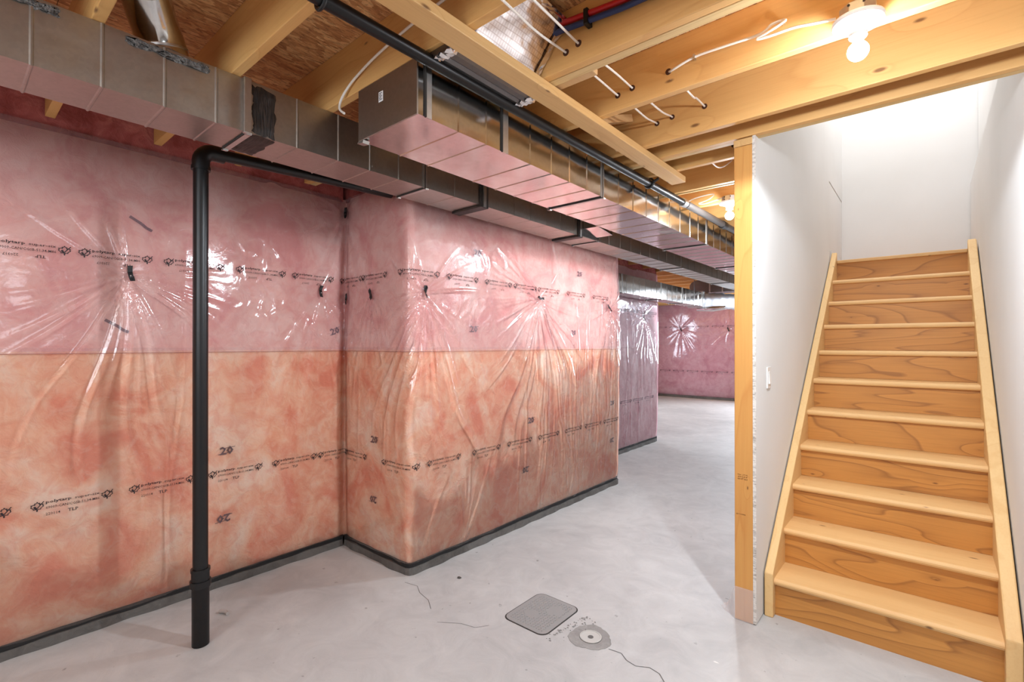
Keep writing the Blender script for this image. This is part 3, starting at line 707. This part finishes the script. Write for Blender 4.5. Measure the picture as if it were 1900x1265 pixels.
# standing cleat and mastic on duct 1
bx('standing_cleat', M['cleat'], (-2.065, -2.045, .777, .806, 2.243, JZ - .001), d1, .003)
def blob(name, x0, x1, y0, y1, z0, z1, mat, parent, ax):
    """a lumpy coat brushed on: grid over the two long axes, ragged edge"""
    n, k = 14, 10; mb = MB(); r = random.Random(hash(name) % 99 + int(y0 * 100))
    for i in range(n):
        for j in range(k):
            a, b_ = i / (n - 1), j / (k - 1); e = min(a, 1 - a, b_, 1 - b_)
            t = .005 * min(1, e * 8) * (.6 + .8 * r.random()); jy = r.uniform(-.006, .006); jz = r.uniform(-.008, .008)
            if ax == 0: mb.v.append((x1 + t, y0 + (y1 - y0) * b_ + jy, z0 + (z1 - z0) * a + jz))
            else: mb.v.append((x0 + (x1 - x0) * a + jz, y0 + (y1 - y0) * b_ + jy, z0 - t))
    for i in range(n - 1):
        for j in range(k - 1):
            q = i * k + j; mb.f.append((q, q + 1, q + k + 1, q + k))
    return mb.build(name, mat, parent, smooth=True)
blob('mastic_patch', -2.31, -2.0645, .815, .905, 2.257, 2.45, M['mastic'], d1, 0)
blob('mastic_patch', -2.30, -2.068, .812, .91, 2.252, 2.3, M['mastic'], d1, 1)
blob('grey_sealant', -2.31, -2.0645, .41, .66, 2.43, 2.452, M['greymastic'], d1, 0)
blob('grey_sealant', -2.31, -2.0645, .12, .24, 2.43, 2.452, M['greymastic'], d1, 0)
for (j, wd) in ((2.155, .035), (3.235, .03)):
    MB().box(-2.065, -2.053, j - wd, j + wd, 2.243, JZ).box(-2.31, -2.053, j - wd, j + wd, 2.238, 2.2525).build('connector_band', M['mastic'], d1, .003)
    MB().box(-2.053, -2.049, j - wd * .35, j + wd * .35, 2.243, JZ).build('drive_cleat', M['cleat'], d1)
d2 = duct('supply_duct', -1.797, -1.42, 2.253, 2.458, (1.136, 10.4), [2.465, 4.2, 5.6, 7.0, 8.4], [1.34, 1.50, 1.80, 1.97, 2.13, 2.30, 2.66, 2.85, 3.04, 3.23, 3.42, 3.62, 3.82, 4.0] + [4.2 + .175 * k for k in range(1, 34)],
          'wide shiny galvanised duct with a capped end, beside the black pipe', M['galv'])
bx('drive_cleat', M['cleat'], (-1.42, -1.413, 1.172, 1.196, 2.250, 2.458), d2)
bx('joint_gap', M['darkgap'], (-1.42, -1.4125, 1.166, 1.171, 2.250, 2.458), d2)
bx('drive_cleat', M['cleat'], (-1.42, -1.413, 1.600, 1.634, 2.250, 2.458), d2); bx('joint_gap', M['darkgap'], (-1.42, -1.4125, 1.594, 1.599, 2.250, 2.458), d2)
ecap = MB().box(-1.80, -1.417, 1.129, 1.1355, 2.250, 2.459).build('end_cap', M['galv_rough'], d2, .001)
lab = bx('sticker', M['paper'], (-1.655, -1.627, 1.1280, 1.1288, 2.365, 2.405), d2)
for i in range(5): bx('sticker_print', M['ink'], (-1.651, -1.632 - .004 * (i % 2), 1.1272, 1.1279, 2.372 + .0062 * i, 2.3745 + .0062 * i), lab)
MB().prism([(-1.81, 2.243), (-1.77, 2.237), (-1.765, 2.249), (-1.80, 2.251)], 1, 1.13, 1.16).build('bent_flap', M['cleat'], d2)
d3 = duct('supply_duct', -2.95, -2.73, 2.015, 2.235, (4.62, 7.9), [5.2, 6.3, 7.05], [4.8 + .17 * k for k in range(19)], 'short duct hung low beyond the far corner of the near insulated wall', M['galv'])
bx('end_plate', M['cleat'], (-2.965, -2.715, 7.86, 7.94, 1.995, 2.255), d3, .003)
bx('hanger_strap', M['cleat'], (-2.729, -2.726, 7.5, 7.53, 2.0, SFZ), d3)
bd = empty('branch_duct', (-2.55, 8.3, 2.25), 'dark rectangular branch duct crossing above the silver flexible duct', 'duct')
mb = MB(); a_ = [(-3.02 + .13 * (1 - math.cos(t)) - .0, 2.25 + .105 * (1 + math.sin(t))) for t in np.linspace(-math.pi / 2, math.pi / 2, 9)]
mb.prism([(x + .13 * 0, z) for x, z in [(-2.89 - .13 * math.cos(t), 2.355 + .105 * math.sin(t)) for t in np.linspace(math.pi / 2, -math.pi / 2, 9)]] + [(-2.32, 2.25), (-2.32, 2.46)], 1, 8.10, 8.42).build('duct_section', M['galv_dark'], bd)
for xx in (-2.7, -2.5): bx('drive_cleat', M['cleat'], (xx, xx + .02, 8.093, 8.10, 2.245, 2.46), bd)
# take-off box between the two long ducts
tk = empty('branch_takeoff', (-1.95, 3.36, 2.26), 'small sheet metal takeoff box between the two long ducts', 'duct')
MB().prism([(3.24, 2.30), (3.24, 2.44), (3.46, 2.44), (3.46, 2.27)], 0, -2.062, -1.90).build('takeoff_box', M['galv'], tk, .002)
bx('flange', M['mastic'], (-2.062, -2.05, 3.22, 3.5, 2.262, 2.455), tk)
# round duct at the upper left
rd = empty('round_duct', (-2.19, .53, 2.46), 'shiny round duct rising from the duct top at upper left', 'duct')
MB().tube([(-2.20, .55, 2.445), (-2.20, .55, 2.50), (-2.19, .535, 2.55), (-2.15, .50, 2.60), (-2.08, .46, 2.65)], [.083, .083, .080, .078, .078], 28).build('elbow', M['galv'], rd)
mb = MB(); mb.tube([(-2.20, .55, 2.462), (-2.20, .55, 2.480), (-2.20, .55, 2.492)], [.105, .098, .085], 28); mb.build('sealed_collar', M['greymastic'], rd)
MB().tube([(-2.197, .545, 2.515), (-2.196, .543, 2.522)], .0855, 28).build('seam_ring', M['cleat'], rd)
# metal cover beside the black pipe, foil faced panel
pn = empty('duct_cover', (-1.31, 1.38, 2.44), 'dark metal duct boot taped between the black pipe and the strapping board', 'duct')
mb = MB(); L0, L1 = 1.15, 1.63
prof = [(-1.372, 2.452), (-1.352, 2.440), (-1.332, 2.438), (-1.318, 2.446), (-1.304, 2.438), (-1.282, 2.442), (-1.262, 2.458), (-1.262, 2.464), (-1.372, 2.464)]
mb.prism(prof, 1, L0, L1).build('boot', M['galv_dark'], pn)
for yy in (L0, L1 - .03):
    mb = MB(); r2 = random.Random(3)
    for i in range(12):
        for j in range(4): mb.v.append((-1.378 + .12 * i / 11, yy + .035 * j / 3 + r2.uniform(-.004, .004), 2.437 + r2.uniform(-.005, .006)))
    for i in range(11):
        for j in range(3): q = i * 4 + j; mb.f.append((q, q + 1, q + 5, q + 4))
    mb.build('foil_tape', M['foil'], pn, smooth=False)
fp = empty('foil_panel', (-1.02, 1.38, 2.49), 'foil faced scrim panel closing the joist bay by the white cables', 'insulation panel')
mb = MB(); r2 = random.Random(8)
def fpt(t, v, j=0): return (-1.19 + .15 * t + r2.uniform(-j, j), 1.172 + .380 * v, 2.468 + .175 * t + .012 * math.sin(3 * t) + .004 * math.sin(t * 13) * math.sin(v * 8) + r2.uniform(-j, j))
for i in range(16):
    for j in range(14): mb.v.append(fpt(i / 15, j / 13))
for i in range(15):
    for j in range(13): q = i * 14 + j; mb.f.append((q, q + 1, q + 15, q + 14))
o = mb.build('scrim_sheet', M['scrim'], fp, smooth=True); o.modifiers.new('t', 'SOLIDIFY').thickness = .003
for (tt, vv) in (((0, 1), (.93, 1.0)), ((.9, 1), (0, 1))):
    mb = MB()
    for i in range(18):
        for k in range(4):
            a = i / 17; t = tt[0] + (tt[1] - tt[0]) * (a if vv[0] > .5 else k / 3); v_ = vv[0] + (vv[1] - vv[0]) * (k / 3 if vv[0] > .5 else a)
            x, y, z = fpt(t, v_, .0025); mb.v.append((x + .004, y, z - .006))
    for i in range(17):
        for k in range(3): q = i * 4 + k; mb.f.append((q, q + 1, q + 5, q + 4))
    mb.build('foil_tape', M['foil'], fp)
# silver flexible duct at the far end
fx = empty('flexible_duct', (-2.6, 8.4, 2.08), 'silver insulated flexible duct sagging beyond the low duct', 'duct')
pts, rad = [], []
for i in range(44):
    t = i / 43; pts.append((-2.88 + 1.5 * t, 8.06 + .25 * math.sin(t * 2.4), 2.13 - .05 * math.sin(t * 3.1) + .01 * math.sin(t * 9))); rad.append(.125 + .007 * math.sin(i * 2.1) + .004 * math.sin(i * .9))
MB().tube(pts, rad, 20).build('jacket', M['flex'], fx)
MB().tube([(-2.86, 8.0, 1.98), (-2.6, 8.0, 1.975), (-2.42, 8.02, 1.985)], [.03, .045, .03], 12).build('loose_foil', M['foil'], fx)

# ------------------------------------------------------------------ pipes
dp = empty('drain_pipe', (-2.60, .805, 0), 'black vertical drain pipe standing in front of the left plastic wall', 'pipe')
MB().tube([(-2.60, .805, .30), (-2.598, .800, 1.3), (-2.596, .797, 2.265)], .0315, 24).build('pipe', M['black'], dp)
MB().tube([(-2.603, .808, .002), (-2.601, .806, .30)], .036, 24).build('lower_pipe', M['blackiron'], dp)
MB().tube([(-2.60, .805, .275), (-2.60, .805, .292), (-2.60, .805, .2925), (-2.60, .805, .345), (-2.60, .805, .3455), (-2.60, .805, .360)], [.042, .042, .0375, .0375, .040, .040], 24).build('coupling', M['black'], dp)
MB().tube([(-2.60, .805, .285), (-2.60, .805, .305)], .0435, 24).build('coupling_ring', M['black'], dp)
el = [(-2.596, .797, 2.235)] + [(-2.596, .797 + .055 * (1 - math.cos(a)), 2.262 + .055 * math.sin(a)) for a in np.linspace(0, math.pi / 2, 8)] + [(-2.596, .895, 2.318)]
MB().tube(el, .037, 24).build('elbow', M['black'], dp)
MB().tube([(-2.596, .797, 2.222), (-2.596, .797, 2.24)], .040, 24).build('elbow_lip', M['black'], dp)
MB().tube([(-2.596, .87, 2.318), (-2.57, 1.3, 2.33), (-2.55, 1.83, 2.345)], .027, 20).build('branch_pipe', M['black'], dp)
op = empty('overhead_pipe', (-1.37, 2.5, 2.44), 'long black pipe hung under the joists beside the wide duct', 'pipe')
MB().tube([(-1.375, -1.2, 2.437), (-1.372, 1.5, 2.436), (-1.345, 3.55, 2.434)], .0225, 20).build('pipe', M['blackiron'], op)
MB().tube([(-1.345, 3.55, 2.434), (-1.32, 5.2, 2.432), (-1.30, 7.0, 2.43)], .026, 20).build('far_pipe', plain('dark_grey_pipe', srgb(88, 82, 78), .5), op)
MB().tube([(-1.347, 3.47, 2.434), (-1.346, 3.53, 2.434)], .030, 20).build('coupling', M['steel'], op)
MB().tube([(-1.337, 4.33, 2.433), (-1.336, 4.41, 2.433)], .032, 20).build('coupling', M['black'], op)
for (yy, xx) in ((.735, -1.374), (2.94, -1.353)):
    mb = MB(); mb.tube([(xx + .030 * math.cos(a), yy, 2.437 + .030 * math.sin(a)) for a in np.linspace(math.pi * .9, math.pi * 2.5, 16)], .006, 8)
    mb.tube([(xx + .028, yy, 2.440), (xx + .06, yy + .01, 2.458)], .009, 8); mb.build('pipe_hanger', M['black'], op)
for nm, mt, z0, z1, yy, col_ in (('red_pipe', 'red', 2.628, 2.600, 1.532, 'red'), ('blue_pipe', 'blue', 2.601, 2.574, 1.532, 'dark blue')):
    root = empty(nm, (-.4, yy, z0), col_ + ' plastic water pipe clipped along the joist face above the foil panel', 'pipe')
    MB().tube([(-1.12, yy, z0 + .002), (-1.06, yy, z0), (-.80, yy, z1), (.2, yy, z1 - .03), (2.5, yy, z1 - .04)], .0105, 14).build('tubing', M[mt], root)
    bx('pipe_clip', M['black'], (-.953, -.935, yy - .016, yy + .022, (z0 + z1) / 2 - .016, (z0 + z1) / 2 + .016), root, .003)

# ------------------------------------------------------------------ strapping board and cross bridging
sb = MB().box(-1.247, -1.158, -1.3, 3.045, 2.427, 2.464).build('strapping_board', M['strap'], None, .003)
prop(sb, 'long knotty board nailed flat under the joists, ending in a rough sawn end', 'board')
def brace(y0, z0, y1, z1, x, label):
    d = Vector((0, y1 - y0, z1 - z0)).normalized(); n = Vector((0, -d.z, d.y)) * .019; e = MB()
    for xx in (x - .019, x + .019):
        for (yy, zz) in ((y0, z0), (y1, z1)):
            for sg_ in (-1, 1): e.v.append((xx, yy + n.y * sg_, zz + n.z * sg_))
    e.f = [(0, 2, 3, 1), (4, 5, 7, 6), (0, 1, 5, 4), (2, 6, 7, 3), (0, 4, 6, 2), (1, 3, 7, 5)]
    o = e.build('bridging_brace', M['brace']); prop(o, label, 'wood brace'); return o
brace(1.19, 2.635, 1.535, 2.492, -1.30, 'diagonal brace behind the strapping board, above the dark duct boot')
brace(2.045, 2.635, 2.435, 2.490, -1.29, 'diagonal brace dropping to the joist just right of the black pipe')
brace(2.045, 2.490, 2.435, 2.635, -1.235, 'pale diagonal brace crossing above the middle of the strapping board')
bk = bx('wood_block', M['brace'], (-1.18, -.99, 1.645, 1.685, 2.472, 2.498), None, .003); prop(bk, 'small yellow wood block tucked beside the laminated joist', 'wood block')

# ------------------------------------------------------------------ cables
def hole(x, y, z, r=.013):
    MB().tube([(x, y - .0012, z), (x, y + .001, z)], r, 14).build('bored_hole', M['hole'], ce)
def cable(name, pts, label, group, r=.0042):
    P = [Vector(p) for p in pts]; out = []
    for i in range(len(P) - 1):
        p0, p1, p2, p3 = P[max(i - 1, 0)], P[i], P[i + 1], P[min(i + 2, len(P) - 1)]
        for k in range(6):
            t = k / 6; out.append(.5 * ((2 * p1) + (p2 - p0) * t + (2 * p0 - 5 * p1 + 4 * p2 - p3) * t * t + (3 * p1 - p0 - 3 * p2 + p3) * t ** 3))
    out.append(P[-1])
    o = MB().tube(out, r, 8).build(name, M['cable']); prop(o, label, 'cable', group); return o
def run(xs, label):
    pts = []
    ys = [1.17, 1.555, 1.64, 1.985, 2.025, 2.45, 2.486, 2.655]
    for (y, x, z) in xs: pts.append((x, y, z))
    return cable('white_cable', pts, label, None)
run([(.76, -.97, 2.47), (1.15, -.991, 2.462), (1.35, -1.03, 2.492), (1.556, -1.054, 2.527), (1.64, -1.03, 2.503), (1.80, -1.035, 2.505), (1.986, -1.064, 2.532), (2.03, -1.03, 2.503), (2.25, -1.05, 2.52), (2.45, -1.083, 2.570), (2.5, -1.08, 2.55), (2.66, -1.07, 2.54)],
    'white cable threading the joists, nearer the strapping board of the two')
run([(.76, -.90, 2.47), (1.15, -.916, 2.464), (1.35, -.955, 2.50), (1.556, -.998, 2.540), (1.64, -.965, 2.507), (1.80, -.965, 2.512), (1.986, -.993, 2.542), (2.03, -.955, 2.504), (2.25, -.97, 2.525), (2.45, -1.001, 2.580), (2.5, -1.0, 2.56), (2.66, -1.0, 2.55)],
    'white cable threading the joists, farther from the strapping board of the two')
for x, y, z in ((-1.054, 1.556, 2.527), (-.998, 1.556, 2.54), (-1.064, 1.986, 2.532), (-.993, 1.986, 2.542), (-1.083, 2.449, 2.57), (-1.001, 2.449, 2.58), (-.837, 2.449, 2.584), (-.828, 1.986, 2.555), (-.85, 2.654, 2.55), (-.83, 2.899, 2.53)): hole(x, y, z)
run([(1.99, -.82, 2.52), (2.03, -.785, 2.497), (2.2, -.80, 2.520), (2.32, -.83, 2.572), (2.45, -.837, 2.584)], 'short white cable dipping into a joist hole right of the paired cables')
run([(2.5, -.90, 2.53), (2.60, -.87, 2.535), (2.656, -.85, 2.55)], 'stub of white cable entering the header left of the stair opening')
run([(2.94, -.98, 2.50), (3.10, -.985, 2.50), (3.22, -.98, 2.535), (3.33, -.965, 2.60)], 'white cable curving up beyond the header, left of the bare stud')
cable('white_cable', [(-1.25, 1.128, 2.60), (-1.45, 1.126, 2.585), (-1.66, 1.124, 2.555), (-1.80, 1.122, 2.520), (-1.865, 1.118, 2.49), (-1.905, 1.112, 2.452), (-1.905, 1.105, 2.41), (-1.86, 1.10, 2.375)],
      'white cable sagging along the joist behind the capped duct end', None, .005)
JF = 1.980
lc = cable('white_cable', [(-.828, 1.99, 2.555), (-.80, JF - .004, 2.552), (-.715, JF - .005, 2.569), (-.60, JF - .006, 2.566), (-.49, JF - .007, 2.560), (-.455, JF - .007, 2.566), (-.43, JF - .009, 2.580), (-.39, JF - .009, 2.578), (-.395, JF - .012, 2.568), (-.45, JF - .016, 2.548), (-.48, JF - .016, 2.541), (-.44, JF - .016, 2.535), (-.36, JF - .016, 2.533), (-.30, JF - .016, 2.522), (-.235, JF - .016, 2.510)],
       'white cable looping along the joist face into the near ceiling lamp', None, .005)
for (x, z) in ((-.715, 2.569), (-.395, 2.574)): bx('staple', M['steel'], (x - .004, x + .004, JF - .014, JF + .006, z - .008, z + .008), ce)
lc2 = cable('white_cable', [(-1.42, 3.78, 2.52), (-1.35, 3.775, 2.535), (-1.25, 3.77, 2.54), (-1.22, 3.77, 2.53), (-1.26, 3.765, 2.50), (-1.33, 3.765, 2.485), (-1.29, 3.765, 2.475), (-1.2, 3.76, 2.485), (-1.12, 3.75, 2.495)],
       'white cable looping along a far joist into the far ceiling lamp', None, .005)

# ------------------------------------------------------------------ ceiling lamps
def ceiling_lamp(x, y, zd, bulbmat, label, s=1.0):
    root = empty('ceiling_lamp', (x, y, zd), label, 'lamp', 'bare bulb ceiling lamps')
    oc = [(x + .052 * math.cos(math.radians(22.5 + 45 * k)), y + .052 * math.sin(math.radians(22.5 + 45 * k))) for k in range(8)]
    MB().prism(oc, 2, zd + .012, zd + .052).build('octagon_box', M['cleat'], root, .002)
    for (dx, dz) in ((-.02, .02), (-.02, .042), (.012, .018), (.02, .04)):
        MB().tube([(x + dx, y - .0485, zd + dz), (x + dx, y - .0495, zd + dz)], .004, 10).build('knockout', M['darkgap'], root)
    prof = [(.071, .012), (.0725, .006), (.069, -.001), (.055, -.006), (.036, -.012), (.028, -.020), (.025, -.032), (.0235, -.040), (.017, -.040)]
    MB().lathe([(.02, .012)] + prof, (x, y, zd), 36).build('lampholder', M['porcelain'], root)
    MB().lathe([(.0235, -.038), (.0255, -.041), (.0235, -.0445), (.015, -.0445)], (x, y, zd), 28).build('socket_ring', M['porcelain'], root)
    MB().lathe([(.013, -.041), (.0145, -.055), (.020, -.068), (.017, -.066)], (x, y, zd), 24).build('bulb_neck', M['white'], root)
    pr = [(.014, -.062)]
    for k in range(1, 12):
        a = math.radians(35 + k * 13); pr.append((.0295 * math.sin(a), -.088 + .0295 * math.cos(a)))
    pr.append((.002, -.1175)); MB().lathe(pr, (x, y, zd), 28).build('bulb', bulbmat, root)
    return root
ceiling_lamp(-.168, 1.905, 2.436, M['bulb1'], 'bare lit bulb in a white porcelain holder on the joist above the stairs')
ceiling_lamp(-1.095, 3.722, 2.430, M['bulb2'], 'bare lit bulb in the distance, half hidden behind the wooden stud')

# ------------------------------------------------------------------ floor items
hc = empty('floor_access_cover', (-1.55, 2.06, 0), 'square tread plate access cover set into the concrete floor', 'floor cover')
def rrect(cx, cy, a, b_, r, n=6):
    o = []
    for (sx, sy, st_) in ((1, 1, 0), (-1, 1, 90), (-1, -1, 180), (1, -1, 270)):
        for k in range(n + 1): t = math.radians(st_ + 90 * k / n); o.append((cx + sx * (a - r) + r * math.cos(t), cy + sy * (b_ - r) + r * math.sin(t)))
    return o
MB().prism(rrect(-1.547, 2.062, .136, .166, .045), 2, .0002, .0010).build('dark_joint', M['darkgap'], hc)
pl = MB().prism(rrect(-1.547, 2.062, .130, .160, .042), 2, .0006, .0030).build('tread_plate', M['plate'], hc)
lg = MB(); r2 = random.Random(2)
for i in range(-7, 8):
    for j in range(-9, 10):
        x, y = -1.547 + i * .0165, 2.062 + j * .0165
        if abs(x + 1.547) > .115 or abs(y - 2.062) > .145: continue
        if math.hypot(x + 1.50, (y - 2.12)) < .045 or math.hypot(x + 1.58, y - 2.02) < .035: continue
        an = math.radians(45 if (i + j) % 2 else -45) ; c, s_ = math.cos(an), math.sin(an); n = len(lg.v)
        for (u_, v_, z_) in ((-.009, 0, .0026), (0, -.0026, .0026), (.009, 0, .0026), (0, .0026, .0026), (0, 0, .0072)):
            lg.v.append((x + u_ * c - v_ * s_, y + u_ * s_ + v_ * c, z_))
        lg.f += [(n, n + 1, n + 4), (n + 1, n + 2, n + 4), (n + 2, n + 3, n + 4), (n + 3, n, n + 4)]
o = lg.build('raised_lugs', M['plate'], hc); o['kind'] = 'stuff'
dr = empty('floor_drain', (-1.241, 2.045, 0), 'round floor drain in a patched ring of concrete beside the access cover', 'drain')
rg = []
for k in range(40):
    a = 2 * math.pi * k / 40; q = .100 + .006 * math.sin(3 * a + 2) + .0025 * math.sin(7 * a + 1) + .002 * math.sin(17 * a); rg.append((-1.243 + q * math.cos(a), 2.043 + q * math.sin(a)))
MB().prism(rg, 2, .0003, .0016).build('concrete_patch', M['patch'], dr)
MB().lathe([(.052, .0014), (.0525, .0045), (.047, .0052), (.046, .0030), (.030, .0022), (.014, .0016), (.001, .0015)], (-1.241, 2.045, 0), 36).build('drain_bowl', plain('pale_drain', srgb(188, 186, 180), .4), dr)
MB().lathe([(.0535, .0012), (.0535, .0022), (.051, .0022), (.051, .0012)], (-1.241, 2.045, 0), 36).build('dark_rim', M['darkgap'], dr)
MB().lathe([(.013, .0024), (.013, .0028), (.006, .0029), (.001, .0029)], (-1.241, 2.045, 0), 20).build('drain_mouth', plain('drain_mouth_grey', srgb(96, 92, 88), .6), dr)
cr_ = MB(); r2 = random.Random(5)
for k in range(60):
    t = r2.random(); x = -1.40 + .06 * t + r2.uniform(-.015, .015) + (0.08 * r2.random() if k % 3 == 0 else 0); y = 1.90 + .28 * t + r2.uniform(-.01, .01); q = r2.uniform(.002, .007)
    n = len(cr_.v); cr_.v += [(x - q, y - q * .6, .0008), (x + q, y - q * .3, .0008), (x + q * .2, y + q, .0008), (x, y, .0008 + q * .8)]; cr_.f += [(n, n + 1, n + 3), (n + 1, n + 2, n + 3), (n + 2, n, n + 3)]
o = cr_.build('mortar_crumbs', M['patch']); prop(o, 'rough mortar crumbs between the access cover and the drain', 'rubble', None, 'stuff')
def chip(x, y, s_, mat, label, h=.35, cat='debris'):
    r3 = random.Random(int(abs(x * 1000))); mb = MB(); k = 6
    for z, q in ((.0005, 1), (s_ * h, .75)):
        for i in range(k): a = 6.283 * i / k; rr_ = s_ * q * r3.uniform(.7, 1.2); mb.v.append((x + rr_ * math.cos(a), y + rr_ * .6 * math.sin(a), z))
    mb.f = [tuple(range(k))[::-1], tuple(range(k, 2 * k))] + [(i, (i + 1) % k, k + (i + 1) % k, k + i) for i in range(k)]
    prop(mb.build('concrete_chip', mat), label, cat)
chip(-2.155, 2.045, .018, M['curb'], 'dark concrete chip on the floor before the projecting wall')
chip(-.72, 2.245, .012, plain('pale_spot', srgb(216, 212, 206), .8), 'pale dried plaster spot on the floor in front of the stairs', .08)
MB_ = MB().tube([(-2.83, .965, .010), (-2.80, .985, .009), (-2.775, .985, .009)], .0085, 10).build('plaster_scrap', plain('scrap_grey', srgb(170, 160, 154), .8)); prop(MB_, 'small pale curled scrap at the wall foot right of the drain pipe', 'debris')
